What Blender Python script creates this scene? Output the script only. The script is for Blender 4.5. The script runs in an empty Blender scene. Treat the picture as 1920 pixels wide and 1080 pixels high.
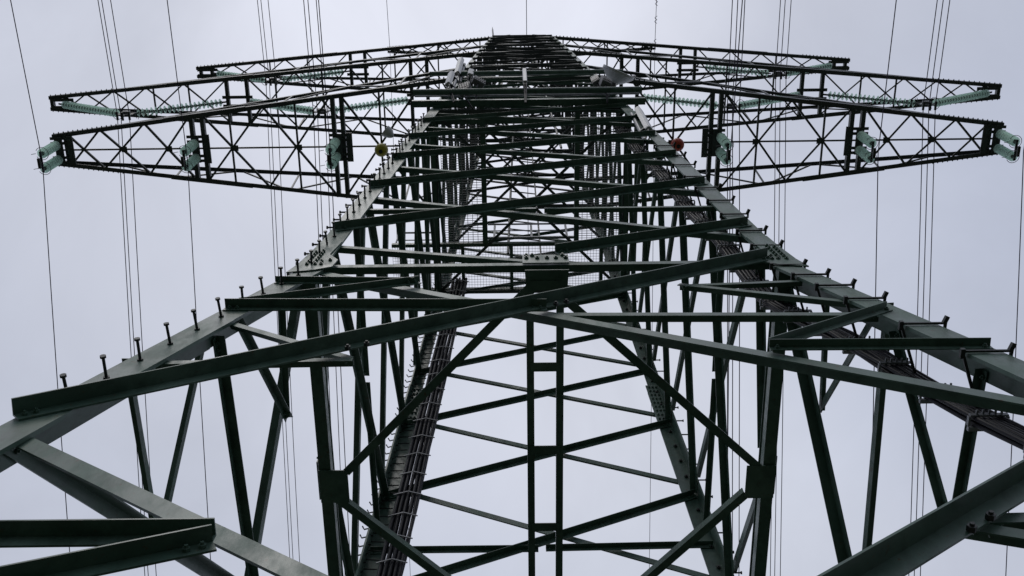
import bpy, bmesh, math, random
from mathutils import Vector as V, Matrix
random.seed(7)
S = bpy.context.scene
COL = S.collection
rad = math.radians

# ------------------------------------------------------------------ camera
cam = bpy.data.cameras.new('camera')
cam.sensor_width = 36.0
cam.lens = 36.0 * 2000.0 / 1920.0
cam.clip_start = 0.05
cam.clip_end = 6000
camo = bpy.data.objects.new('camera', cam)
COL.objects.link(camo)
TH, ROLL, YAW = 1.20471510, -0.01172951, -0.00418623
R0 = V((1, 0, 0)); F0 = V((0, math.cos(TH), math.sin(TH))); U0 = V((0, -math.sin(TH), math.cos(TH)))
Fv = F0 * math.cos(YAW) + R0 * math.sin(YAW)
Rv = R0 * math.cos(YAW) - F0 * math.sin(YAW)
Rr = Rv * math.cos(ROLL) + U0 * math.sin(ROLL)
Ur = U0 * math.cos(ROLL) - Rv * math.sin(ROLL)
M = Matrix((Rr, Ur, -Fv)).transposed().to_4x4()
M.translation = V((-0.3041, -6.0957, 1.6))
camo.matrix_world = M
S.camera = camo

# ------------------------------------------------------------------ sky and light
SUN_EL, SUN_ROT = rad(62), rad(200)
W = bpy.data.worlds.new('World'); S.world = W; W.use_nodes = True
nt = W.node_tree; nt.nodes.clear(); N = nt.nodes.new; L = nt.links.new
out = N('ShaderNodeOutputWorld'); bg = N('ShaderNodeBackground'); bg.inputs['Strength'].default_value = 0.1
sky = N('ShaderNodeTexSky'); sky.sky_type = 'NISHITA'; sky.sun_disc = False
sky.sun_elevation = SUN_EL; sky.sun_rotation = SUN_ROT; sky.air_density = 1.0; sky.dust_density = 2.0
geo = N('ShaderNodeTexCoord')
def pxdir(u, v): return (Fv * 2000 + Rr * (u - 960) + Ur * (540 - v)).normalized()
def spot(d, stops):
    dot = N('ShaderNodeVectorMath'); dot.operation = 'DOT_PRODUCT'; dot.inputs[1].default_value = d
    L(geo.outputs['Generated'], dot.inputs[0])
    r = N('ShaderNodeValToRGB'); r.color_ramp.interpolation = 'EASE'; e = r.color_ramp.elements
    e[0].position = stops[0][0]; e[0].color = (*stops[0][1], 1); e[1].position = stops[-1][0]; e[1].color = (*stops[-1][1], 1)
    for p, c in stops[1:-1]: q = e.new(p); q.color = (*c, 1)
    L(dot.outputs['Value'], r.inputs[0]); return r
# thin cloud near the zenith lets most light through; a second pale patch lies lower down behind the tower
s1 = spot(V((-0.05, 0.13, 0.99)).normalized(), [(0.0, (.22, .24, .28)), (.60, (.44, .475, .56)), (.86, (.535, .57, .66)), (.955, (.60, .63, .715)), (1.0, (.785, .81, .90))])
s2 = spot(V((0.17, 0.52, 0.84)).normalized(), [(.93, (.003, 0, .012)), (.975, (.033, .030, .042)), (1.0, (.072, .068, .074))])
ramp = N('ShaderNodeVectorMath'); ramp.operation = 'ADD'
L(s1.outputs[0], ramp.inputs[0]); L(s2.outputs[0], ramp.inputs[1])
s3 = spot(pxdir(1780, 430), [(.955, (0, 0, 0)), (1.0, (.065, .06, .05))])   # a thicker grey patch of cloud on the right
rsub = N('ShaderNodeVectorMath'); rsub.operation = 'SUBTRACT'
L(ramp.outputs[0], rsub.inputs[0]); L(s3.outputs[0], rsub.inputs[1]); ramp = rsub
mp = N('ShaderNodeMapping'); mp.inputs['Scale'].default_value = (3.4, 2.6, 1.5); mp.inputs['Location'].default_value = (0.35, 1.2, 0.0)
L(geo.outputs['Generated'], mp.inputs[0])
noi = N('ShaderNodeTexNoise'); noi.inputs['Scale'].default_value = 1.3; noi.inputs['Detail'].default_value = 6
noi.inputs['Roughness'].default_value = 0.56; noi.inputs['Distortion'].default_value = 0.5
L(mp.outputs[0], noi.inputs['Vector'])
mr = N('ShaderNodeMapRange'); mr.inputs[1].default_value = 0.3; mr.inputs[2].default_value = 0.7
mr.inputs[3].default_value = 9.4; mr.inputs[4].default_value = 10.95
L(noi.outputs['Fac'], mr.inputs[0])
sc = N('ShaderNodeVectorMath'); sc.operation = 'SCALE'
L(ramp.outputs[0], sc.inputs[0]); L(mr.outputs[0], sc.inputs['Scale'])
mix = N('ShaderNodeMix'); mix.data_type = 'RGBA'; mix.inputs[0].default_value = 0.95
L(sky.outputs[0], mix.inputs[6]); L(sc.outputs[0], mix.inputs[7])
L(mix.outputs[2], bg.inputs['Color']); L(bg.outputs[0], out.inputs[0])

sl = bpy.data.lights.new('sun', 'SUN'); sl.energy = 0.7; sl.angle = rad(25); sl.color = (1, 0.97, 0.93)
so = bpy.data.objects.new('sun', sl); COL.objects.link(so)
sd = V((math.sin(SUN_ROT) * math.cos(SUN_EL), math.cos(SUN_ROT) * math.cos(SUN_EL), math.sin(SUN_EL)))
so.rotation_euler = sd.to_track_quat('Z', 'Y').to_euler(); so.location = (0, -40, 80)
S.view_settings.view_transform = 'Standard'; S.view_settings.look = 'None'
S.view_settings.exposure = 0.0; S.view_settings.gamma = 1.0

# ------------------------------------------------------------------ materials
def mat(name, base, rough=0.5, metal=0.0, var=0.25, scale=3.0, base2=None, spec=0.5):
    m = bpy.data.materials.new(name); m.use_nodes = True
    t = m.node_tree; b = t.nodes['Principled BSDF']
    b.inputs['Roughness'].default_value = rough; b.inputs['Metallic'].default_value = metal
    b.inputs['Specular IOR Level'].default_value = spec
    tc = t.nodes.new('ShaderNodeTexCoord'); n = t.nodes.new('ShaderNodeTexNoise')
    n.inputs['Scale'].default_value = scale; n.inputs['Detail'].default_value = 8; n.inputs['Roughness'].default_value = 0.65
    t.links.new(tc.outputs['Object'], n.inputs['Vector'])
    r = t.nodes.new('ShaderNodeValToRGB')
    lo = [c * (1 - var) for c in base]; hi = list(base2) if base2 else [min(1, c * (1 + var)) for c in base]
    r.color_ramp.elements[0].position = 0.32; r.color_ramp.elements[0].color = (*lo, 1)
    r.color_ramp.elements[1].position = 0.68; r.color_ramp.elements[1].color = (*hi, 1)
    t.links.new(n.outputs['Fac'], r.inputs[0]); t.links.new(r.outputs[0], b.inputs['Base Color'])
    return m
def paint(name, base, rough):
    """brushed paint, chalked in patches, with grime and a few rust specks"""
    m = mat(name, base, rough, 0.0, 0.20, 2.2, spec=0.4)
    t = m.node_tree; b = t.nodes['Principled BSDF']; lk = t.links
    tc = t.nodes['Texture Coordinate']; src = b.inputs['Base Color'].links[0].from_socket
    def layer(prev, scale, lo, hi, col, amount, detail=6, stretch=None):
        n = t.nodes.new('ShaderNodeTexNoise'); n.inputs['Scale'].default_value = scale; n.inputs['Detail'].default_value = detail
        n.inputs['Roughness'].default_value = 0.7
        mp_ = t.nodes.new('ShaderNodeMapping'); mp_.inputs['Scale'].default_value = stretch or (1, 1, 1)
        mp_.inputs['Location'].default_value = (scale, 2.0 * scale, 0)
        lk.new(tc.outputs['Object'], mp_.inputs[0]); lk.new(mp_.outputs[0], n.inputs['Vector'])
        r = t.nodes.new('ShaderNodeMapRange'); r.inputs[1].default_value = lo; r.inputs[2].default_value = hi; r.inputs[4].default_value = amount
        lk.new(n.outputs['Fac'], r.inputs[0])
        x = t.nodes.new('ShaderNodeMix'); x.data_type = 'RGBA'; x.inputs[7].default_value = (*col, 1)
        lk.new(r.outputs[0], x.inputs[0]); lk.new(prev, x.inputs[6]); return x.outputs[2], r.outputs[0]
    c = [base[0] * 1.8 + .012, base[1] * 1.6 + .012, base[2] * 1.65 + .012]
    o, f = layer(src, 1.4, .46, .66, c, .75, 8, (1, 1, .4))
    o, _ = layer(o, 7.0, .47, .68, (base[0] * .35, base[1] * .35, base[2] * .35), .6, 8, (1, 1, .35))
    o, _ = layer(o, 16.0, .62, .70, (.085, .045, .022), .8, 5)
    lk.new(o, b.inputs['Base Color'])
    r = t.nodes.new('ShaderNodeMapRange'); r.inputs[2].default_value = .55; r.inputs[3].default_value = rough - .06; r.inputs[4].default_value = rough + .2
    lk.new(f, r.inputs[0]); lk.new(r.outputs[0], b.inputs['Roughness'])
    return m
STEEL = paint('green painted steel', (0.060, 0.114, 0.086), 0.40)
ARM = mat('darker green steel', (0.062, 0.074, 0.074), 0.45, 0.0, 0.25, 2.5, spec=0.35)  # darker tone than the legs, used for crossarms and upper body bracing
DARK = mat('dark weathered steel', (0.065, 0.075, 0.078), 0.5, 0.0, 0.3, 3.0)
BOLT = mat('dark bolt steel', (0.04, 0.045, 0.045), 0.5, 0.3, 0.3, 20)
GALV = mat('galvanised steel', (0.24, 0.25, 0.27), 0.5, 0.3, 0.25, 12)
WHITE = mat('pale antenna plastic', (0.55, 0.56, 0.57), 0.4, 0, 0.10, 6)
CABLE = mat('black cable sheath', (0.009, 0.009, 0.014), 0.5, 0, 0.3, 8, spec=0.22)
WIRE = mat('aluminium conductor', (0.030, 0.020, 0.060), 0.5, 0.2, 0.2, 5)
YEL = mat('faded yellow paint', (0.42, 0.36, 0.03), 0.4, 0, 0.15, 8)
RED = mat('red orange paint', (0.55, 0.065, 0.03), 0.4, 0, 0.2, 8)
GRASS = mat('grass ground', (0.040, 0.044, 0.028), 0.9, 0, 0.4, 0.6)
PLASTER = mat('pale grey cabinet', (0.13, 0.13, 0.135), 0.5, 0, 0.2, 6)
def glass():
    m = mat('green toughened glass', (0.60, 0.74, 0.66), 0.10, 0, 0.10, 9)
    t = m.node_tree; b = t.nodes['Principled BSDF']; o = t.nodes['Material Output']
    tl = t.nodes.new('ShaderNodeBsdfTranslucent'); tl.inputs[0].default_value = (0.80, 0.97, 0.885, 1)
    tr = t.nodes.new('ShaderNodeBsdfTransparent'); tr.inputs[0].default_value = (0.87, 0.97, 0.92, 1)
    m1 = t.nodes.new('ShaderNodeMixShader'); m1.inputs[0].default_value = 0.62
    t.links.new(b.outputs[0], m1.inputs[1]); t.links.new(tl.outputs[0], m1.inputs[2])
    m2 = t.nodes.new('ShaderNodeMixShader'); m2.inputs[0].default_value = 0.44
    t.links.new(m1.outputs[0], m2.inputs[1]); t.links.new(tr.outputs[0], m2.inputs[2])
    t.links.new(m2.outputs[0], o.inputs['Surface'])
    return m
GLASS = glass()

# ------------------------------------------------------------------ mesh helpers
class MB:
    def __init__(s): s.v = []; s.f = []
    def add(s, vs, fs):
        o = len(s.v); s.v += [tuple(v) for v in vs]; s.f += [tuple(i + o for i in f) for f in fs]
    def loft(s, rings, caps=True):
        n = len(rings[0]); vs = [p for r in rings for p in r]; fs = []
        for k in range(len(rings) - 1):
            for i in range(n):
                j = (i + 1) % n
                fs.append((k * n + i, k * n + j, (k + 1) * n + j, (k + 1) * n + i))
        if caps:
            fs.append(tuple(range(n - 1, -1, -1))); fs.append(tuple((len(rings) - 1) * n + i for i in range(n)))
        s.add(vs, fs)
    def angle(s, p0, p1, e1, e2, a, t, b=None):
        """L section: corner runs p0-p1, flange a along e1, flange b along e2"""
        b = b or a
        prof = [(0, 0), (a, 0), (a, t), (t, t), (t, b), (0, b)]
        s.loft([[p + e1 * x + e2 * y for x, y in prof] for p in (V(p0), V(p1))])
    def beam(s, p0, p1, w, h, up=None):
        p0, p1 = V(p0), V(p1); d = (p1 - p0).normalized()
        up = V(up) if up is not None else (V((0, 0, 1)) if abs(d.z) < 0.9 else V((0, 1, 0)))
        x = d.cross(up).normalized(); y = x.cross(d).normalized()
        q = [(-w / 2, -h / 2), (w / 2, -h / 2), (w / 2, h / 2), (-w / 2, h / 2)]
        s.loft([[p + x * a + y * b for a, b in q] for p in (p0, p1)])
    def tube(s, pts, r, n=8):
        pts = [V(p) for p in pts]; rings = []; x = None
        for i, p in enumerate(pts):
            d = (pts[min(i + 1, len(pts) - 1)] - pts[max(i - 1, 0)]).normalized()
            if x is None: x = d.orthogonal().normalized()
            else: x = (x - d * x.dot(d)).normalized()
            y = d.cross(x)
            rings.append([p + x * (r * math.cos(2 * math.pi * k / n)) + y * (r * math.sin(2 * math.pi * k / n)) for k in range(n)])
        s.loft(rings)
    def lathe(s, p, d, prof, n=14):
        p = V(p); d = V(d).normalized(); x = d.orthogonal().normalized(); y = d.cross(x)
        s.loft([[p + d * h + x * (r * math.cos(2 * math.pi * k / n)) + y * (r * math.sin(2 * math.pi * k / n)) for k in range(n)] for h, r in prof])
    def prism(s, pts, nrm, t):
        nrm = V(nrm); s.loft([[V(p) for p in pts], [V(p) + nrm * t for p in pts]])
    def bolt(s, p, n, r=0.022, h=0.02):
        s.lathe(p, n, [(-0.005, r), (h, r), (h, r * .5), (h + 0.012, r * .5)], 6)
    def build(s, name, m, parent=None, smooth=False):
        me = bpy.data.meshes.new(name); me.from_pydata(s.v, [], s.f); me.update()
        bm = bmesh.new(); bm.from_mesh(me); bmesh.ops.recalc_face_normals(bm, faces=bm.faces); bm.to_mesh(me); bm.free()
        if smooth:
            for p in me.polygons: p.use_smooth = True
        me.materials.append(m)
        o = bpy.data.objects.new(name, me); COL.objects.link(o)
        if parent is not None: o.parent = parent
        return o
def tag(o, label=None, cat=None, group=None, kind=None):
    if label: o['label'] = label
    if cat: o['category'] = cat
    if group: o['group'] = group
    if kind: o['kind'] = kind
    return o
def empty(name, loc=(0, 0, 0), parent=None):
    o = bpy.data.objects.new(name, None); COL.objects.link(o); o.location = loc
    o.empty_display_size = 0.3
    if parent is not None: o.parent = parent
    return o
def put(src, loc, parent, rot=None):
    o = src.copy(); COL.objects.link(o); o.parent = parent; o.location = loc
    if rot is not None: o.rotation_euler = rot
    return o

# ------------------------------------------------------------------ ground
g = MB(); n = 24
for i in range(n):
    for j in range(n):
        pass
gv = []; gf = []
for i in range(n + 1):
    for j in range(n + 1):
        x = (i / n - .5) * 3000; y = (j / n - .5) * 3000
        gv.append((x, y, 0.0 if math.hypot(x, y) < 200 else -2 + 2 * math.sin(x * .004) * math.cos(y * .005)))
for i in range(n):
    for j in range(n):
        a = i * (n + 1) + j; gf.append((a, a + n + 1, a + n + 2, a + 1))
g.add(gv, gf)
tag(g.build('ground', GRASS), kind='structure')

# ------------------------------------------------------------------ the lattice tower
PROF = [(0, 4.38), (11.6, 2.48), (27.34, 1.675), (33.35, 1.374), (38.6, 1.076), (43.3, 0.45)]
def w(z):
    for (z0, a), (z1, b) in zip(PROF, PROF[1:]):
        if z <= z1: return a + (b - a) * (z - z0) / (z1 - z0)
    return PROF[-1][1]
def rk(v, k):
    for _ in range(k % 4): v = V((-v.y, v.x, v.z))
    return v
def fpt(k, s, z, inset=0.0):
    """point on face k (0 front, 1 right, 2 back, 3 left) at s in -1..1 of the half width"""
    ww = w(z)
    return rk(V((s * ww, -(ww - inset), z)), k)
PY = tag(empty('lattice_pylon'), 'dark green steel lattice pylon towering overhead with three long crossarms', 'pylon')

def legsize(z):
    for a, b in ((9.5, (.255, .030)), (11.6, (.25, .028)), (18, (.235, .024)), (24, (.19, .02)), (30, (.16, .017)), (99, (.12, .014))):
        if z <= a: return b
LEGS = {}
for sx, sy in ((-1, -1), (1, -1), (-1, 1), (1, 1)):
    m = MB()
    zs = [0, 9.5, 11.6, 11.6, 18, 18, 24, 27.34, 27.34, 30, 33.35, 33.35, 38.6, 43.3]
    segs = [(0, 9.5), (9.5, 11.6), (11.6, 18), (18, 24), (24, 27.34), (27.34, 33.35), (33.35, 38.6), (38.6, 43.3)]
    rings = []
    for z0, z1 in segs:
        a, t = legsize((z0 + z1) / 2)
        for z in (z0, z1):
            ww = w(z)
            prof = [(0, 0), (a, 0), (a, t), (t, t), (t, a), (0, a)]
            rings.append([V((sx * (ww - x), sy * (ww - y), z)) for x, y in prof])
    m.loft(rings)
    LEGS[sx, sy] = m.build('leg', STEEL, PY)

def member(mb, k, a, b, size, t, mode, shift=0.0):
    """angle bar lying on face k; a, b = (x, z) on the face (x in metres, clipped inside the leg corners)"""
    def pt(x, z):
        ww = w(z); return rk(V((x, -ww, z)), k)
    p0, p1 = pt(*a), pt(*b); d = (p1 - p0).normalized()
    nrm = rk(V((0, -1, 0.08)).normalized(), k)
    nrm = (nrm - d * nrm.dot(d)).normalized()
    down = d.cross(nrm)
    if down.z > 0: down = -down
    off = nrm * (0.004 if mode == 'out' else -0.034) - down * (size / 2) + V((0, 0, shift))
    if mode == 'out': mb.angle(p0 + off, p1 + off, down, nrm, size, t)
    else: mb.angle(p0 + off, p1 + off, down, -nrm, size, t)
    if min(a[1], b[1]) < 18 and size >= 0.055:
        # nuts on the flange that lies on the face
        c = 1 if mode == 'out' else -1
        for p, q in ((p0, 1), (p1, -1)):
            for m_ in ((0.05, 0.115) if size > 0.075 else (0.05,)):
                mb.bolt(p + off + d * (q * m_) + down * (size * .55) + nrm * c * t, nrm * c, 0.018, 0.016)
def leg_x(s, z, ins=0.06): return s * (w(z) - ins)

def bars(name, k, a, b, size, t, mode):
    m = MB(); member(m, k, a, b, size, t, mode); return m.build(name, STEEL, PY)

NODES = [13.1, 15.3, 17.25, 19.0, 20.65, 22.2, 23.6, 24.9, 26.15, 27.34]
UP = [27.34, 28.7, 29.95, 31.15, 32.3, 33.35, 34.5, 35.6, 36.65, 37.65, 38.6]
PEAK = [38.6, 39.9, 41.1, 42.2, 43.3]
for k in range(4):
    # lowest crossing panels: rising bars outside, falling bars inside the leg flanges
    bars('diagonal_brace', k, (leg_x(-1, .36), .36), (leg_x(1, 6.9, .05), 6.9), 0.112, 0.012, 'out')
    bars('diagonal_brace', k, (leg_x(-1, 6.86, .15), 6.86), (leg_x(1, .52), .52), 0.115, 0.012, 'in')
    bars('diagonal_brace', k, (leg_x(-1, 7.06, .02), 7.08), (leg_x(1, 11.78, .2), 11.79), 0.108, 0.012, 'out')
    bars('diagonal_brace', k, (leg_x(-1, 11.55, .22), 11.62), (leg_x(1, 6.9, .1), 6.92), 0.108, 0.012, 'in')
    bars('horizontal_brace', k, (leg_x(-1, 9.85, .02), 9.85), (-0.06, 9.69), 0.085, 0.01, 'out')
    bars('horizontal_brace', k, (0.02, 9.70), (leg_x(1, 9.56, .18), 9.58), 0.08, 0.01, 'in')
    for s in (-1, 1):
        mo, mi = ('out', 'in') if s < 0 else ('in', 'out')
        # short bracing bars between the legs and the diagonals
        bars('short_brace', k, (leg_x(s, 10.96, .02 if s < 0 else .2), 10.95), (s * 1.25, 10.80), 0.06, 0.008, mo)
        bars('short_brace', k, (leg_x(s, 9.98, .10), 9.98), (s * 1.20, 10.86), 0.065, 0.008, mo)
        bars('short_brace', k, (leg_x(s, 9.55, .17 if s < 0 else .12), 9.56), (s * 1.48, 8.44), 0.065, 0.008, mi)
        bars('short_brace', k, (leg_x(s, 8.35, .17 if s < 0 else .02), 8.37), (s * 1.46, 8.40), 0.065, 0.008, mi)
        bars('short_brace', k, (leg_x(s, 5.45), 5.44 + .27 * (s > 0)), (s * (1.60 + .12 * (s > 0)), 5.44 + .22 * (s > 0)), 0.085, 0.01, mo)
        bars('short_brace', k, (leg_x(s, 4.35), 4.35 + .3 * (s > 0)), (s * (1.58 + .06 * (s > 0)), 5.38 + .22 * (s > 0)), 0.085, 0.01, mo)
    m = MB()
    for x, z in ((.02, 9.80), (.11, 9.88), (-1.50, 8.48), (-1.38, 8.58), (1.60, 5.43), (1.73, 5.545)):
        m.bolt(rk(V((x, -w(z) - .022, z)), k), rk(V((0, -1, 0)), k), .022, .022)
    tag(m.build('flange_nut', BOLT, PY), kind='stuff')
    # belt at the bend of the legs with its V above
    bars('horizontal_belt', k, (leg_x(-1, 11.85, .1), 11.83), (leg_x(1, 11.85, .1), 11.83), 0.10, 0.011, 'in')
    bars('diagonal_brace', k, (leg_x(-1, 12.62), 12.62), (-0.2, 11.95), 0.085, 0.01, 'in')
    bars('diagonal_brace', k, (0.12, 12.06), (leg_x(1, 13.12), 13.12), 0.095, 0.01, 'out')
    # crossing panels up to the lowest crossarm
    for i, (z0, z1) in enumerate(zip(NODES, NODES[1:])):
        sz = max(0.055, 0.094 - 0.005 * i); dz = max(.12, .36 - .03 * i)
        bars('diagonal_brace', k, (leg_x(-1, z0), z0), (leg_x(1, z1), z1), sz, 0.009, 'out')
        bars('diagonal_brace', k, (leg_x(-1, z1 - dz), z1 - dz), (leg_x(1, z0 - dz), max(z0 - dz, 12.75)), sz, 0.009, 'in')
        if i == 0:
            zh = 13.78 if k == 2 else 14.25
            bars('horizontal_brace', k, (leg_x(-1, zh), zh), (-.05, zh - .04), 0.07, 0.008, 'in')
            bars('horizontal_brace', k, (.05, zh - .05), (leg_x(1, zh - .05), zh - .05), 0.07, 0.008, 'in')
    # bracing of the upper body, too fine to tell apart in the photograph
# upper body bracing: one mesh per kind of bar per face would not be told apart
ub = MB()
for k in range(4):
    for lst in (UP, PEAK):
        st = [a + (.45 * (b - a) if k % 2 and 0 < n_ < len(lst) - 2 else 0) for n_, (a, b) in enumerate(zip(lst, lst[1:]))] + [lst[-1]]
        for n_, (z0, z1) in enumerate(zip(st, st[1:])):
            member(ub, k, (leg_x(-1, z0), z0), (leg_x(1, z1), z1), 0.055, 0.008, 'out')
            member(ub, k, (leg_x(-1, z1), z1 - .05), (leg_x(1, z0), z0 - .05), 0.055, 0.008, 'in')
            if n_ % 2: member(ub, k, (leg_x(-1, z1, .02), z1), (leg_x(1, z1, .02), z1), 0.06, 0.008, 'in')
            if n_ % 3 == 1:      # half-panel struts to the middle of the neighbouring face
                a, b = rk(V((0, -w(z1) + .04, (z0 + z1) / 2)), k), rk(V((w(z1) - .05, 0, (z0 + z1) / 2)), k)
                ub.beam(a, b, .04, .035)
for x, y, r_ in ((-.25, .7, .03), (.12, .75, .02), (.34, -.5, .025)):     # feeders and climbing rail inside the upper body
    ub.tube([(x * w(z) , y * w(z), z) for z in (23, 26, 29, 32, 35, 38, 41)], r_, 6)
for i in range(26):
    z = 24 + i * .55; ub.beam((-.25 * w(z), .7 * w(z), z), (.12 * w(z), .75 * w(z), z + .02), .025, .025)
tag(ub.build('upper_lacing', ARM, PY), kind='stuff')
for z in (22.2, 24.9, 27.34, 30.0, 33.35, 36.0, 38.6):
    for k in range(4):
        m = MB(); ww = w(z)
        p0, p1 = rk(V((-ww + .03, -ww + .02, z)), k), rk(V((ww - .03, -ww + .02, z)), k)
        sz = .12 if z in (27.34, 33.35, 38.6) else .075
        m.angle(p0, p1, V((0, 0, 1)), rk(V((0, 1, 0)), k), sz, 0.012)
        m.build('horizontal_belt', ARM, PY)
    m = MB(); ww = w(z) - .05
    m.beam((-ww, -ww, z + .02), (ww, ww, z + .02), .06, .012); m.beam((-ww, ww, z + .036), (ww, -ww, z + .036), .06, .012)
    m.build('plan_brace', ARM, PY)

# horizontal frame at the bend
ZD = 11.60
wd = w(ZD)
for k in range(4):
    m = MB()
    p0, p1 = rk(V((-wd + .03, -wd + .16, ZD)), k), rk(V((wd - .03, -wd + .16, ZD)), k)
    if k in (1, 3):
        m.angle(p0, p1, rk(V((0, -1, 0)), k), V((0, 0, 1)), .13, .012)
        m.build('frame_beam', STEEL, PY)
    m = MB()
    a, b = rk(V((0.16, -wd + .32, ZD - .012)), k), rk(V((wd - .20, -0.16, ZD - .012)), k)
    d = (b - a).normalized(); e = d.cross(V((0, 0, 1)))
    m.angle(a - e * .045, b - e * .045, e, V((0, 0, 1)), .09, .01)
    m.build('frame_brace', STEEL, PY)
    m = MB()   # gusset plate at the middle of each side
    pts = [(-.22, -.02), (.22, -.02), (.21, -.19), (.31, -.31), (.23, -.37), (.10, -.24), (-.10, -.24), (-.23, -.37), (-.31, -.31), (-.21, -.19)]
    if k in (1, 3): pts = [(-.20, -.03), (.20, -.03), (.20, -.34), (-.20, -.34)]
    m.prism([rk(V((x, -wd - y * 1.0 * 1.0 if False else -wd - y, ZD - .026)), k) for x, y in pts], (0, 0, 1), .012)
    m.build('gusset_plate', STEEL, PY)
    m = MB()   # upright plate carrying the nuts
    m.prism([rk(V((x, -w(z) + .03 if False else -w(z) - .006, z)), k) for x, z in ((-.24, 11.70), (.23, 11.70), (.23, 11.98), (-.24, 11.98))], rk(V((0, -1, .16)), k), .012)
    for x, z in ((-.2, 11.94), (-.2, 11.86), (-.14, 11.94), (-.09, 11.85), (.01, 11.85), (.10, 11.85), (.2, 11.85), (.17, 11.94)):
        m.bolt(rk(V((x, -w(z) - .016, z)), k), rk(V((0, -1, 0)), k), .024, .02)
    m.build('gusset_plate', STEEL, PY)
for x in (-.17, .135):
    m = MB()
    m.angle((x - .038, -wd + .10, ZD - .03), (x - .038, wd - .10, ZD - .03), V((1, 0, 0)), V((0, 0, 1)), .076, .01)
    m.build('frame_beam', STEEL, PY)
for y in (-2.3, -1.40, -.43, .53, 1.45):
    m = MB(); m.beam((-.17, y, ZD - .035), (.135, y, ZD - .035), .10, .010)
    m.build('batten_plate', STEEL, PY)

# gusset plates over the bend of the front and back legs
for k in (0, 2):
    for s in (-1, 1):
        m = MB()
        pts = [(2.56, 11.42), (2.515, 11.74), (2.455, 12.22), (2.42, 12.62), (2.19, 12.60), (2.245, 12.10), (2.13, 11.90), (2.15, 11.66), (2.32, 11.52)]
        m.prism([rk(V((s * x, -w(z) - .003, z)), k) for x, z in pts], rk(V((0, -1, 0.1)), k), .014)
        for i in range(6):
            z = 11.72 + i * .085
            for dx in (.05, .12):
                m.bolt(rk(V((s * (w(z) - dx - .01), -w(z) - .018, z + (.04 if dx > .1 else 0))), k), rk(V((0, -1, 0)), k), .021, .02)
        for x, z in ((2.33, 11.72), (2.27, 11.72), (2.28, 11.82), (2.2, 11.86)):
            m.bolt(rk(V((s * x, -w(z) - .018, z)), k), rk(V((0, -1, 0)), k), .021, .02)
        m.build('gusset_plate', STEEL, LEGS[s, -1 if k == 0 else 1])
# nut rows on the right back leg splice
for (sx, sy) in ((1, 1), (-1, 1)):
    m = MB()
    z0, z1 = 17.0, 18.2
    m.prism([V((sx * (w(z) - dx), w(z) - .03, z)) for z, dx in ((z0, .02), (z1, .02), (z1, .24), (z0, .24))], (0, -1, 0), .014)
    for i in range(9):
        for dx in (.07, .13, .19):
            z = z0 + .08 + i * .13; m.bolt((sx * (w(z) - dx), w(z) - .046, z), (0, -1, 0), .02, .018)
    m.build('splice_plate', STEEL, LEGS[sx, sy])

# step bolts
def pin_mesh(name, length, r=0.011):
    m = MB()
    m.lathe((0, 0, 0), (0, 0, 1), [(-.004, .022), (.012, .022), (.012, r), (length - .016, r), (length - .016, r * 1.9), (length, r * 1.9)], 8)
    return m
pin_src = pin_mesh('step_bolt', .165)
def rot_to(d): return V(d).to_track_quat('Z', 'Y').to_euler()
lf = LEGS[-1, -1]
z = 7.45; first = None; cnt = 0
more = MB()
while z < 30:
    a, _ = legsize(z); p = V((-(w(z) - a * .42), -w(z) - .003, z))
    dirv = V((random.uniform(-.07, .07), -1, random.uniform(-.06, .10)))
    if cnt < 60:
        if first is None:
            first = pin_src.build('step_bolt', BOLT, lf); first.location = p; first.rotation_euler = rot_to(dirv)
        else: put(first, p, lf, rot_to(dirv))
        if z > 11.7:
            put(first, (-w(z) + .003, -(w(z) - a * .42), z + .02), lf, rot_to((-1, 0, 0.03)))
            cnt += 1
        else:
            more.bolt((-w(z) + .01, -(w(z) - .1), z + .16), (-1, 0, 0), .02, .03)
    cnt += 1
    z += .43 if z < 11.4 else .37
tag(more.build('flange_nut', BOLT, lf), kind='stuff')
rb = LEGS[1, 1]
z = 12.3
while z < 24:
    put(first, (w(z) - .003, w(z) - .1, z), rb, rot_to((1, 0, 0))); z += .42
m = MB(); z = 12.3
while z < 24:
    m.bolt((w(z) - .10, w(z) - .03, z + .2), (0, -1, 0), .028, .03); z += .42
tag(m.build('flange_nut', BOLT, rb), kind='stuff')
# close-set rungs of the climbing leg at the back left
m = MB(); z = 11.9; lb = LEGS[-1, 1]
while z < 24:
    y = w(z) - .05
    m.tube([(-w(z) - .13, y - .04, z + .05), (-w(z) - .10, y - .02, z), (-w(z) + .06, y - .06, z)], .011, 5)
    m.tube([(-w(z) + .05, y - .03, z + .10), (-w(z) + .24, y - .09, z + .0)], .010, 5)
    z += .19
tag(m.build('climbing_rung', BOLT, lb), kind='stuff')

# cable brackets clamped round the front right leg
rf = LEGS[1, -1]
bsrc = None
for z in [7.55, 8.25, 9.05, 9.95, 10.5, 11.0, 11.5, 12.25, 12.85, 13.6, 14.3, 15.0, 15.7, 16.5, 17.2, 18.0]:
    a, _ = legsize(z); m = MB(); ww = w(z)
    y = -ww - .016
    m.beam((ww - a - .03, y, z), (ww + .05, y, z), .016, .016)
    m.beam((ww + .03, y + .01, z), (ww + .06, y - .05, z + .015), .03, .03)
    m.beam((ww + .045, y - .03, z), (ww + .045, y + .05, z), .02, .02)
    m.beam((ww - a - .035, y - .02, z), (ww - a - .035, y + .05, z), .03, .03)
    m.beam((ww - a - .03, y + .02, z), (ww - .13, -ww + .42, z - .01), .02, .02)
    m.build('leg_clamp', BOLT, rf)

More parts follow.
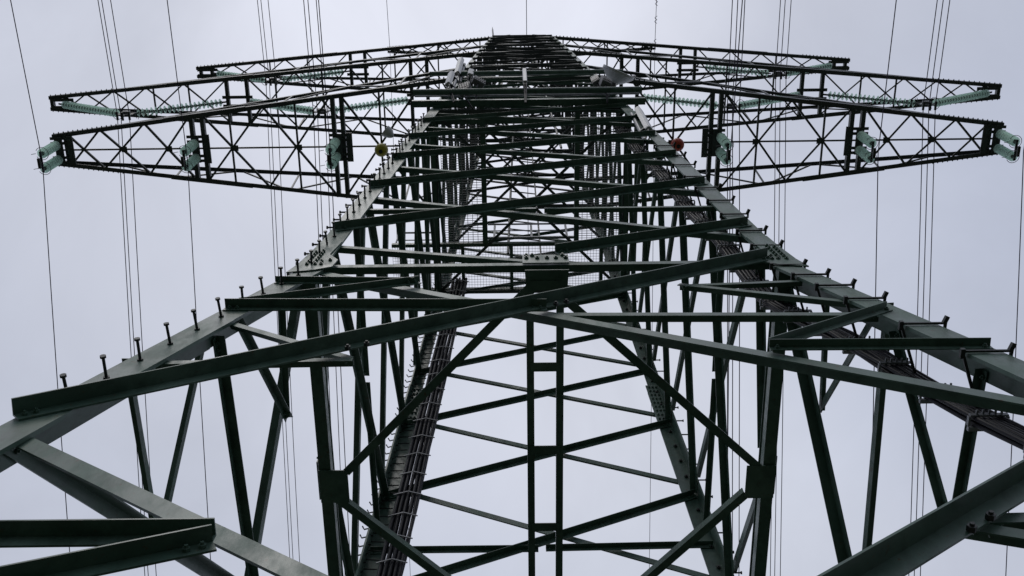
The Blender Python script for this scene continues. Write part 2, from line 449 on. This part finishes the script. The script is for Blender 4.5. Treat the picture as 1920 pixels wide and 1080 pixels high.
# ------------------------------------------------------------------ crossarms
def crossarm(z, A, tip, ztop, xs_lace, xs_beam, centre, lace_w, stuff_lace, name='crossarm', struts=()):
    for s in (-1, 1):
        arm = empty('crossarm', (0, 0, 0), PY)
        w0 = w(z); w1 = w(ztop)
        def hw(x): return w0 + (tip - w0) * (x - w0) / (A - w0)
        cs = .105 if A > 8 else .075
        for sy in (-1, 1):
            m = MB()
            a, b = V((s * (w0 - .02), sy * w0, z)), V((s * (A + .05), sy * (tip), z))
            m.angle(a, b, V((0, -sy, 0)), V((0, 0, 1)), cs, .012)
            c = a.lerp(b, .52); d = a.lerp(b, .72)      # lap plate
            m.angle(c + V((0, sy * .014, -.014)), d + V((0, sy * .014, -.014)), V((0, -sy, 0)), V((0, 0, 1)), cs + .01, .012)
            for i in range(14):                         # bolt heads near the tip
                p = b.lerp(a, .004 + .012 * i)
                m.bolt(p + V((0, sy * .002, .05)), (0, sy, 0), .016, .022)
            for i in range(10):
                p = a.lerp(b, .01 + .012 * i); m.bolt(p + V((0, sy * .002, .05)), (0, sy, 0), .018, .026)
            m.build('bottom_chord', ARM, arm)
            m = MB()
            b2 = V((s * (A - .1), sy * (tip - .02), z + .13))
            m.angle(V((s * (w1 - .02), sy * w1, ztop)), b2, V((0, -sy, 0)), V((0, 0, -1)), cs * .8, .01)
            m.build('top_chord', ARM, arm)
            # side truss
            m = MB(); xs = [w0 + (A - w0) * q / 7 for q in range(8)]
            def top(x):
                f = (x - w1) / (A - .1 - w1); return V((s * x, sy * (w1 + (tip - .02 - w1) * f - .02), ztop + (z + .13 - ztop) * f))
            def bot(x): return V((s * x, sy * (hw(x) - .02), z + .02))
            for q in range(7):
                if q % 2 == 0: p, r = top(xs[q] + .02), bot(xs[q + 1])
                else: p, r = bot(xs[q]), top(xs[q + 1])
                m.beam(p, r, .035, .035)
                if q in (1, 3, 5): m.beam(bot(xs[q]), top(xs[q]), .04, .03)
            tag(m.build('side_lacing', ARM, arm), kind='stuff')
        # plan lacing of the bottom face
        lm = MB()
        for x0, x1 in xs_lace:
            for q in (0, 1):
                sy = 1 if q else -1
                a, b = V((s * x0, sy * (hw(x0) - .05), z + .014)), V((s * x1, -sy * (hw(x1) - .05), z + .014))
                e = V((0, 0, 1)); d = (b - a).normalized(); f = d.cross(e)
                m = lm if stuff_lace else MB()
                oz = V((0, 0, .012 if q else 0.0))
                m.angle(a + oz - f * lace_w * .5, b + oz - f * lace_w * .5, f, e, lace_w, .006)
                if not stuff_lace: m.build('lacing_bar', ARM, arm)
            c = (x0 + x1) / 2
            if centre and x1 - x0 > 1.0:
                lm.beam((s * c - .07, 0, z + .0), (s * c + .07, 0, z + .0), .14, .01)
        for x in struts:
            lm.beam((s * x, -hw(x), z + .03), (s * x, hw(x), z + .03), .045, .04)
        if centre:
            lm.beam((s * xs_lace[0][0], 0, z + .02), (s * A, 0, z + .02), .04, .03)
        if lm.v: tag(lm.build('fine_lacing', ARM, arm), kind='stuff')
        for x in xs_beam:
            m = MB(); h = hw(x)
            m.angle((s * (x - .05), -h, z - .012), (s * (x - .05), h, z - .012), V((s, 0, 0)), V((0, 0, 1)), .10, .012, .14)
            m.build('cross_beam', ARM, arm)
        yield arm
L1Z, L2Z, L3Z, L4Z = 27.34, 33.35, 38.6, 43.28
l1x = [(1.75, 2.6), (2.6, 4.45), (4.9, 6.43), (6.43, 7.88), (8.35, 9.4), (9.4, 10.5), (10.5, 11.3)]
arms1 = list(crossarm(L1Z, 11.6, .39, 29.6, [(2.55, 4.52), (4.78, 6.43), (6.43, 7.92), (8.25, 9.36), (9.36, 10.47), (10.47, 11.28)],
                      (4.50, 4.72, 7.93, 8.2, 11.32, 11.56), True, .05, False, struts=(3.58, 5.64, 7.26)))
def seq(a, b, n, g=0.0):
    q = []; x = a; ws = [1 - i * g for i in range(n)]; t = sum(ws)
    for k_ in ws: q.append((x, x + (b - a) * k_ / t)); x += (b - a) * k_ / t
    return q
arms2 = list(crossarm(L2Z, 14.15, .22, 35.6, seq(1.4, 2.85, 1) + seq(3.4, 8.25, 3, .1) + seq(8.85, 13.75, 5, .12),
                      (2.88, 3.36, 8.26, 8.86, 13.72, 14.12), False, .042, False, struts=(4.2, 6.0, 7.4, 10.0, 11.05)))
arms3 = list(crossarm(L3Z, 11.2, .19, 40.6, seq(1.1, 5.4, 3, .12) + seq(6.0, 10.75, 5, .08),
                      (5.42, 5.92, 10.72, 11.1), False, .042, True, struts=(2.9, 4.4, 7.4, 8.7)))
arms4 = list(crossarm(L4Z, 5.12, .10, 43.9, seq(.4, 5.0, 7, .05), (.9, 5.0), False, .04, True, struts=(1.6, 3.2)))
# hanger frames at the ends and middles of the arms
def hanger(arm, s, x, z, hw, n=2):
    m = MB()
    for y in (-hw, hw):
        m.beam((s * (x - .30), y, z - .035), (s * (x + .30), y, z - .035), .07, .03)
    m.build('hanger_frame', ARM, arm)
for s, arm in zip((-1, 1), arms1):
    for x in (11.45, 8.1, 4.6):
        hw_ = .18
        m = MB()
        for y in (-.30, -.18, .18, .30):
            m.beam((s * (x - .22), y, L1Z - .03), (s * (x + .24), y, L1Z - .03), .07, .03)
        m.beam((s * (x + .0), -.34, L1Z - .06), (s * (x + .0), .34, L1Z - .06), .12, .03)
        m.beam((s * (x - .25), -.36, L1Z - .06), (s * (x - .25), .36, L1Z - .06), .14, .03)
        m.build('hanger_frame', ARM, arm)
for s, arm in zip((-1, 1), arms2):
    for x0, x1, h in ((13.45, 14.15, .11), (8.1, 9.0, .13), (2.75, 3.5, .13)):
        m = MB()
        for y in (-h, h): m.beam((s * x0, y, L2Z - .04), (s * x1, y, L2Z - .04), .09, .03)
        m.build('hanger_frame', ARM, arm)
for s, arm in zip((-1, 1), arms3):
    for x0, x1, h in ((10.5, 11.2, .09), (5.3, 6.05, .12)):
        m = MB()
        for y in (-h, h): m.beam((s * x0, y, L3Z - .04), (s * x1, y, L3Z - .04), .09, .03)
        m.build('hanger_frame', ARM, arm)

# ------------------------------------------------------------------ platform inside the tower
PZ = 22.4
gx = MB()
def grate(x0, x1, y0, y1, sx=0.10, sp=0.05, bw=0.010):
    x = x0
    while x <= x1 + 1e-6: gx.beam((x, y0, PZ), (x, y1, PZ), bw, .02); x += sx
    y = y0
    while y <= y1 + 1e-6: gx.beam((x0, y, PZ + .012), (x1, y, PZ + .012), bw, .008); y += sp
grate(-1.78, -.95, -1.9, .86); grate(.95, 1.80, -1.9, .86); grate(-2.85, 1.80, .90, 1.88, .06, .06, .005)
tag(gx.build('platform_grating', GALV, PY), kind='stuff')
for a, b, ww_, h in (((-.93, -1.95, PZ - .066), (-.93, .85, PZ - .066), .10, .1), ((.93, -1.95, PZ - .066), (.93, .85, PZ - .066), .10, .1),
                     ((-2.85, .89, PZ - .06), (1.82, .89, PZ - .06), .07, .1), ((-2.85, 1.90, PZ - .05), (1.84, 1.90, PZ - .05), .08, .1),
                     ((-1.4, .93, PZ - .04), (-1.4, 1.87, PZ - .04), .07, .08), ((-.4, .93, PZ - .04), (-.4, 1.87, PZ - .04), .07, .08),
                     ((.55, .93, PZ - .04), (.55, 1.87, PZ - .04), .07, .08), ((1.45, .93, PZ - .04), (1.45, 1.87, PZ - .04), .07, .08),
                     ((-2.3, -2.02, PZ - .05), (2.25, -2.02, PZ - .05), .13, .1), ((-2.0, -1.66, PZ - .05), (2.0, -1.66, PZ - .05), .1, .1),
    ((-1.92, -1.9, PZ - .2), (-1.92, 1.85, PZ - .2), .10, .06), ((-2.10, -1.7, PZ - .26), (-2.10, 1.8, PZ - .26), .08, .06), ((-2.32, -1.2, PZ - .2), (-2.32, 1.85, PZ - .2), .06, .05),
    ((1.92, -1.9, PZ - .2), (1.92, 1.85, PZ - .2), .10, .06), ((2.10, -1.7, PZ - .26), (2.10, 1.8, PZ - .26), .08, .06), ((2.30, -1.2, PZ - .2), (2.30, 1.85, PZ - .2), .05, .05)):
    m = MB(); m.beam(a, b, ww_, h); m.build('platform_beam', STEEL, PY)
m = MB()
for x in (-.75, .02, .75):
    m.beam((x, .80, PZ + .05), (x, .80, PZ + .9), .045, .02)
m.beam((-.9, .80, PZ + .07), (.9, .80, PZ + .07), .05, .05); m.tube([(-.9, .80, PZ + .55), (.9, .80, PZ + .55)], .012, 6)
m.tube([(-.9, .80, PZ + 1.0), (.9, .80, PZ + 1.0)], .02, 6)
m.build('guard_rail', GALV, PY)
for zz, r in ((23.45, .03), (22.95, .018)):
    m = MB()
    m.tube([(-2.3, -2.05, zz), (2.2, -2.05, zz)], r, 8); m.build('guard_rail', GALV, PY)
m = MB(); m.tube([(-2.25, -2.28, 22.15), (2.15, -2.28, 22.15)], .06, 12); m.build('antenna_beam', STEEL, PY)
m = MB(); m.tube([(-2.1, -2.25, 24.4), (2.0, -2.25, 24.4)], .05, 12); m.build('antenna_beam', STEEL, PY)
m = MB()
m.tube([(-2.8, .95, PZ + .9), (-2.8, 1.85, PZ + .9)], .02, 6); m.tube([(-2.8, .95, PZ), (-2.8, .95, PZ + .95), (-2.0, .95, PZ + .95)], .022, 6); m.beam((-2.8, .95, PZ + .45), (-1.9, .95, PZ + .45), .02, .02)
m.build('guard_rail', GALV, PY)
m = MB()   # small spike over the topmost arm
m.lathe((-1.0, -1.1, 38.7), (-.05, -.3, 1), [(0, .03), (.5, .025), (.75, .004)], 6); m.build('lightning_spike', GALV, PY)

# ------------------------------------------------------------------ insulators
def string_mesh(n, pitch, r, name):
    """a chain of bell shaped glass discs, hanging along -Z from the origin"""
    m = MB(); prof = [(0, .02), (.05, .02)]
    h = .06
    for i in range(n):
        prof += [(h, .03), (h + pitch * .20, .034), (h + pitch * .25, r * .5), (h + pitch * .38, r * .94), (h + pitch * .47, r), (h + pitch * .51, r * .96), (h + pitch * .44, r * .55), (h + pitch * .50, .03)]
        h += pitch
    prof += [(h, .02), (h + .06, .02)]
    m.lathe((0, 0, 0), (0, 0, -1), prof, 16)
    return m, h + .06
def core_mesh(n, pitch):
    m = MB(); h = .0; prof = [(0, .018)]
    h = .06
    for i in range(n):
        prof += [(h, .018), (h + .001, .042), (h + pitch * .42, .046), (h + pitch * .43, .018)]
        h += pitch
    prof += [(h + .06, .018)]
    m.lathe((0, 0, 0), (0, 0, -1), [(a, b * 1.06 + .002) for a, b in prof], 10)
    return m
def ring_mesh(r, t=.008, gap=0.0):
    m = MB(); m.tube([(r * math.cos(a), r * math.sin(a), 0) for a in [gap + (2 * math.pi - 2 * gap) * i / 24 for i in range(25)]], t, 6); return m

# double suspension strings of the lowest arms
sm, slen = string_mesh(8, .115, .118, 'x'); cm = core_mesh(8, .115)
susp = None
SUS = []
names1 = [(-1, 11.47, 'hanging from the tip of the lowest left crossarm'), (-1, 8.1, 'hanging midway out under the lowest left crossarm'), (-1, 4.66, 'hanging under the lowest left crossarm nearest the pylon body'),
          (1, 11.47, 'hanging from the tip of the lowest right crossarm'), (1, 8.1, 'hanging midway out under the lowest right crossarm'), (1, 4.70, 'hanging under the lowest right crossarm nearest the pylon body')]
def make_susp():
    r = empty('suspension_insulator')
    for y in (-.18, .18):
        st = sm.build('insulator_string', GLASS, r, True); st.location = (0, y, -.10)
        c = cm.build('metal_cap', DARK, st)
        m = MB(); m.beam((0, y, .02), (0, y, -.12), .05, .02); m.build('link', BOLT, r)
        rg = ring_mesh(.15, .007, .5).build('arcing_ring', BOLT, r); rg.location = (0, y, -1.02)
        rg = ring_mesh(.09, .006, .5).build('arcing_ring', BOLT, r); rg.location = (0, y, -.13)
        m = MB(); m.tube([(.15, y, -1.02), (.20, y, -1.06), (.26, y - .02, -1.02)], .007, 5); m.build('arcing_horn', BOLT, r)
    m = MB(); m.beam((0, -.25, -1.11), (0, .25, -1.11), .05, .035); m.build('yoke_plate', BOLT, r)
    m = MB(); m.beam((0, 0, -1.10), (0, 0, -1.24), .04, .03); m.beam((0, -.12, -1.25), (0, .12, -1.25), .06, .06); m.build('wire_clamp', BOLT, r)
    return r
def copy_tree(o, parent=None):
    c = o.copy(); COL.objects.link(c)
    if parent is not None: c.parent = parent
    for ch in list(o.children): copy_tree(ch, c)
    return c
proto = None
for s, x, txt in names1:
    if proto is None: proto = make_susp(); o = proto
    else: o = copy_tree(proto)
    o.location = (s * x, 0, L1Z - .06)
    if s < 0: o.rotation_euler = (0, 0, math.pi)
    tag(o, 'double glass insulator ' + txt, 'insulator', 'double glass insulators of the lowest crossarms')

# V strings of the upper arms
vm, vlen = string_mesh(20, .127, .118, 'v'); vc = core_mesh(20, .127)
wm, wlen = string_mesh(18, .128, .112, 'v'); wc = core_mesh(18, .128)
def vee(s, xo, xi, z, apx, apz, txt, mm, cmm, ln):
    r = empty('vee_insulator', (0, 0, 0)); r.location = (s * apx, 0, apz)
    base = V((s * apx, 0, apz))
    for xe in (xo, xi):
        top = V((s * xe, 0, z)) - base; d0 = V((0.17 if (xe > apx) == (s > 0) else -.17, 0, .06))
        d = d0 - top
        st = mm.build('insulator_string', GLASS, r, True)
        off = max(0, d.length - ln)
        st.location = top + d.normalized() * off * .75; st.rotation_euler = d.to_track_quat('-Z', 'Y').to_euler()
        cmm.build('metal_cap', DARK, st)
        m = MB(); m.beam(top, top + d.normalized() * (off * .75 + .04), .05, .025); m.build('link', BOLT, r)
        rg = ring_mesh(.17, .008, .4).build('arcing_ring', BOLT, r); rg.location = d0 - d.normalized() * .12; rg.rotation_euler = d.to_track_quat('-Z', 'Y').to_euler()
    m = MB(); m.prism([(-.24, -.012, .08), (.24, -.012, .08), (.20, -.012, -.10), (-.20, -.012, -.10)], (0, 1, 0), .024); m.build('yoke_plate', DARK, r)
    m = MB(); m.beam((-.10, 0, .07), (.10, 0, .07), .16, .10); m.build('weight_block', GALV, r)
    for dx, dz in ((-.17, -.16), (0, -.22), (.17, -.16)):
        m = MB(); m.beam((dx, 0, -.06), (dx, 0, dz - .04), .035, .03); m.beam((dx, -.12, dz - .06), (dx, .12, dz - .06), .05, .05); m.build('wire_clamp', BOLT, r)
    tag(r, 'long green glass V insulator ' + txt, 'insulator', 'V shaped glass insulators of the upper crossarms')
    return r
for s, sd_ in ((-1, 'left'), (1, 'right')):
    vee(s, 13.9, 8.85, L2Z - .05, 11.33 if s < 0 else 11.36, L2Z - 1.72, f'under the outer end of the widest {sd_} crossarm', vm, vc, vlen)
    vee(s, 8.25, 3.34, L2Z - .05, 5.80 if s < 0 else 5.86, L2Z - 1.70, f'under the inner half of the widest {sd_} crossarm', vm, vc, vlen)
    vee(s, 10.75, 5.92, L3Z - .05, 8.26 if s < 0 else 8.42, L3Z - 1.75, f'under the {sd_} end of the high third crossarm', wm, wc, wlen)

# ------------------------------------------------------------------ conductors
def wire(name, x, z, mf, mb_, r, label, cat='wire', group=None, dxf=0.0, dxb=0.0):
    m = MB(); pts = []
    ys = [-90, -70, -50, -35, -22, -12, -6, -3, -1, 0, 1, 3, 6, 12, 22, 35, 50, 70, 95]
    for y in ys:
        if y < 0: a = -y; zz = z - mf * a + .0006 * a * a; xx = x + dxf * a
        else: a = y; zz = z - mb_ * a + .0011 * a * a; xx = x + dxb * a
        pts.append((xx, y, zz))
    m.tube(pts, r, 6)
    return tag(m.build(name, WIRE, None, True), label, cat, group)
G1, G3 = 'single conductors of the lowest crossarms', 'triple bundle conductors of the upper crossarms'
for sd_, lst in (('left', [(-11.40, 26.05, .05, .25, 'tip'), (-7.99, 26.05, .01, .23, 'middle'), (-4.62, 26.05, .02, .17, 'inner end')]),
                 ('right', [(11.60, 26.05, .0, .27, 'tip'), (8.2, 26.05, .02, .29, 'middle'), (4.74, 26.05, .08, .28, 'inner end')])):
    for x, z, a, b, t_ in lst:
        wire('conductor', x, z, a, b, .0115, f'single power line at the {t_} of the lowest {sd_} crossarm', 'power line', G1)
for sd_, s, apx, apz, slopes, t_ in (('left', -1, 11.33, L2Z - 1.72, (.06, .255), 'outer V insulator of the widest crossarm'),
                                     ('left', -1, 5.80, L2Z - 1.70, (.04, .21), 'inner V insulator of the widest crossarm'),
                                     ('left', -1, 8.26, L3Z - 1.75, (.05, .22), 'V insulator of the third crossarm'),
                                     ('right', 1, 11.36, L2Z - 1.72, (.02, .275), 'outer V insulator of the widest crossarm'),
                                     ('right', 1, 5.86, L2Z - 1.70, (-.06, .33), 'inner V insulator of the widest crossarm'),
                                     ('right', 1, 8.42, L3Z - 1.75, (-.04, .30), 'V insulator of the third crossarm')):
    order = ('outermost', 'middle', 'innermost')
    for i, (dx, dz) in enumerate(((-.17, -.20), (-.04, -.28), (.17, -.20))):
        nm = order[i] if s < 0 else order[2 - i]
        wire('conductor', s * apx + dx, apz + dz, *slopes, .0125, f'{nm} of three power lines under the {sd_} {t_}', 'power line', G3)
wire('earth_wire', -5.03, 42.9, .02, .15, .010, 'lone thin earth wire hung from the left tip of the short top arm', 'earth wire', None, -.012, 0)
rw = wire('earth_wire', 5.03, 42.5, .02, .22, .010, 'lone thin earth wire with twisted fittings at the right tip of the short top arm', 'earth wire', None, 0, 0)
wire('earth_wire', .20, 43.2, .0, .02, .013, 'thin wire running over the middle of the pylon top', 'earth wire')
m = MB()
for y0 in (-1.9, -1.25, -.4):
    m.tube([(5.03 + .04 * math.cos(a), y0 + a * .022, 42.47 + .04 * math.sin(a)) for a in [i * .6 for i in range(22)]], .010, 5)
tag(m.build('vibration_damper', WIRE, rw), kind='stuff')

# ------------------------------------------------------------------ marker balls
for x, zz, mt, lab in ((-3.54, 26.95, YEL, 'yellow marker ball hanging under the lowest left crossarm beside the pylon body'),
                       (3.66, 27.12, RED, 'red orange marker ball hanging under the lowest right crossarm beside the pylon body')):
    r = empty('marker_ball', (x, 0, zz))
    m = MB(); R_ = .165
    m.lathe((0, 0, -R_), (0, 0, 1), [(R_ - R_ * math.cos(math.pi * i / 16), max(.002, R_ * math.sin(math.pi * i / 16))) for i in range(17)], 24)
    m.build('ball_shell', mt, r, True)
    m = MB(); m.lathe((0, 0, -R_ - .006), (0, 0, 1), [(0, .05), (.02, .05)], 12); m.build('end_cap', BOLT, r)
    m = MB(); m.tube([(0, 0, R_ - .01), (0, 0, L1Z - zz)], .012, 6); m.build('hanger_rod', BOLT, r)
    tag(r, lab, 'marker ball', 'marker balls')

# ------------------------------------------------------------------ antennas
def panel(p, h, wd_, dp, label, tilt=0.0, yaw=0.0):
    r = empty('panel_antenna', p); r.rotation_euler = (tilt, 0, yaw)
    m = MB()
    q = [(-wd_ / 2, dp / 2), (-wd_ / 2, -dp * .2), (-wd_ * .36, -dp / 2), (wd_ * .36, -dp / 2), (wd_ / 2, -dp * .2), (wd_ / 2, dp / 2)]
    m.loft([[V((x * f, y * f, z)) for x, y in q] for z, f in ((0, .9), (.03, 1), (h - .03, 1), (h, .9))])
    m.build('radome', WHITE, r)
    m = MB(); m.tube([(0, dp / 2 + .10, -.3), (0, dp / 2 + .10, h + .1)], .035, 10); m.build('mast_pipe', GALV, r)
    for z in (h * .15, h * .85):
        m = MB(); m.beam((0, dp / 2, z), (0, dp / 2 + .14, z), .08, .06); m.build('bracket', BOLT, r)
    for x in (-wd_ * .25, wd_ * .25):
        m = MB(); m.tube([(x, 0, 0), (x, .02, -.12), (x * .6, dp / 2 + .1, -.45), (x * .4, dp / 2 + .2, -.8)], .014, 6); m.build('feed_cable', CABLE, r)
    tag(r, label, 'antenna'); return r
panel((-1.50, -2.30, 24.1), 1.9, .13, .09, 'tall white panel antenna at the front left corner of the platform', yaw=-.5)
panel((-1.60, -2.36, 22.5), 1.3, .12, .09, 'short white panel antenna below the tall one on the left', yaw=-.7)
panel((-1.22, -2.26, 24.1), .6, .13, .09, 'smallest grey panel antenna right of the tall one', yaw=.3)
panel((1.97, -2.12, 19.3), 1.7, .16, .10, 'white panel antenna outside the front right leg below the platform', yaw=.9)
panel((-.09, -2.42, 22.3), 1.45, .085, .08, 'slim white panel antenna in the middle of the platform front')
def cabinet(p, sx, sy, sz, label, rot=0):
    r = empty('radio_unit', p); r.rotation_euler = (0, 0, rot)
    m = MB(); m.loft([[V((x * sx / 2 * f, y * sy / 2 * f, z)) for x, y in ((-1, -1), (1, -1), (1, 1), (-1, 1))] for z, f in ((0, .94), (.02, 1), (sz - .02, 1), (sz, .94))])
    m.build('housing', PLASTER, r)
    m = MB()
    for i in range(6): m.beam((-sx / 2 + sx * (i + .5) / 6, -sy / 2 - .012, .04), (-sx / 2 + sx * (i + .5) / 6, -sy / 2 - .012, sz - .04), .012, .03)
    tag(m.build('cooling_fin', PLASTER, r), kind='stuff')
    m = MB(); m.tube([(0, 0, 0), (0, .05, -.2), (.1, .25, -.5)], .016, 6); m.build('feed_cable', CABLE, r)
    tag(r, label, 'radio unit')
cabinet((-1.02, -2.30, 22.9), .26, .12, .28, 'small grey radio box on the left front edge of the platform', .5)
cabinet((-1.28, -2.2, 22.5), .22, .16, .6, 'dark radio box behind the left panel antennas', -.3)
cabinet((1.50, -2.3, 22.6), .20, .14, .45, 'dark radio box below the dish antenna on the right', .4)
cabinet((1.36, -2.25, 23.0), .16, .14, .5, 'narrow radio box left of the dish antenna', -.5)
def dish(p, nrm, R_, label, depth, feed=True):
    r = empty('dish_antenna', p); r.rotation_euler = V(nrm).to_track_quat('Z', 'Y').to_euler()
    m = MB(); prof = [(-depth * (1 - (t / 10) ** 2), max(.004, R_ * t / 10)) for t in range(11)] + [(.05, R_), (.055, R_ * .96), (.03, .004)]
    m.lathe((0, 0, 0), (0, 0, 1), prof, 28); m.build('reflector', WHITE, r, False)
    if not feed: tag(r, label, 'dish antenna'); return
    m = MB(); m.lathe((0, 0, -depth - .22), (0, 0, 1), [(0, .09), (.14, .09), (.24, .05)], 12); m.build('feed_unit', PLASTER, r)
    m = MB(); m.tube([(0, 0, -depth - .1), (-.05, .2, -depth - .25), (-.1, .35, -depth - .25)], .03, 8); m.build('bracket', BOLT, r)
    tag(r, label, 'dish antenna')
dish((1.86, -2.30, 23.9), (.40, -.90, .12), .35, 'pale bowl dish antenna seen from behind at the right platform corner', .22)
dish((-2.36, -2.30, 18.6), (-.75, -.6, .1), .095, 'small grey dish antenna outside the front left leg', .12, False)

# ------------------------------------------------------------------ cable bundles
def bundle(path, n, r, spread, label, clamp_every, side, studs=True):
    o = empty('cable_bundle')
    path = [V(p) for p in path]
    offs = []
    for i in range(n):
        offs.append(V(((i % side - (side - 1) / 2) * spread, 0, 0)) + V((0, (i // side - .5) * spread, 0)))
    for of in offs:
        j = [V((random.uniform(-.008, .008), random.uniform(-.008, .008), 0)) for _ in path]
        m = MB(); m.tube([p + of + q for p, q in zip(path, j)], r, 7); m.build('cable', CABLE, o, True)
    wd_ = spread * side + .05
    L_ = 0; csrc = None
    tot = sum((b - a).length for a, b in zip(path, path[1:]))
    k = 0.2
    cm_ = MB()
    for dx in (-wd_ / 2, wd_ / 2): pass
    cm_.beam((-wd_ / 2, -spread * .5 - r - .012, 0), (wd_ / 2, -spread * .5 - r - .012, 0), .012, .035)
    cm_.beam((-wd_ / 2, spread * .5 + r + .012, 0), (wd_ / 2, spread * .5 + r + .012, 0), .03, .03)
    if not studs:
        cm_ = MB()
        for dx in (-1, 1): cm_.beam((dx * (wd_ / 2 + .01), -spread * .5 - r - .008, -.035), (0, -spread * .5 - r - .022, .03), .012, .016)
    for i in range(side if studs else 0): cm_.beam(((i - (side - 1) / 2) * spread, -spread * .5 - r - .014, 0), ((i - (side - 1) / 2) * spread, -spread * .5 - r - .05, .0), .012, .014)
    for dx in ((-1, 1) if studs else ()): cm_.beam((dx * wd_ / 2, -spread, 0), (dx * wd_ / 2, spread * .6, 0), .016, .03)
    while k < tot:
        acc = 0
        for a, b in zip(path, path[1:]):
            l = (b - a).length
            if acc + l >= k: p = a.lerp(b, (k - acc) / l); break
            acc += l
        if csrc is None: csrc = cm_.build('cable_clamp', GALV, o); csrc.location = p
        else: put(csrc, p, o)
        k += clamp_every
    tag(o, label, 'cables'); return o
def zr(a, b, n): return [a + (b - a) * i / n for i in range(n + 1)]
bundle([(w(z) - .18, -w(z) + .42 + .03 * math.sin(z * 1.7), z) for z in zr(1.2, 22.3, 40)], 10, .019, .042,
       'thick bundle of black cables climbing inside the front right leg', .62, 5)
bundle([(-w(z) + .46, w(z) - .28, z) for z in zr(1.2, 22.3, 40)], 10, .026, .066,
       'broad strip of black cables with pale clamps beside the back left leg', .50, 5, False)
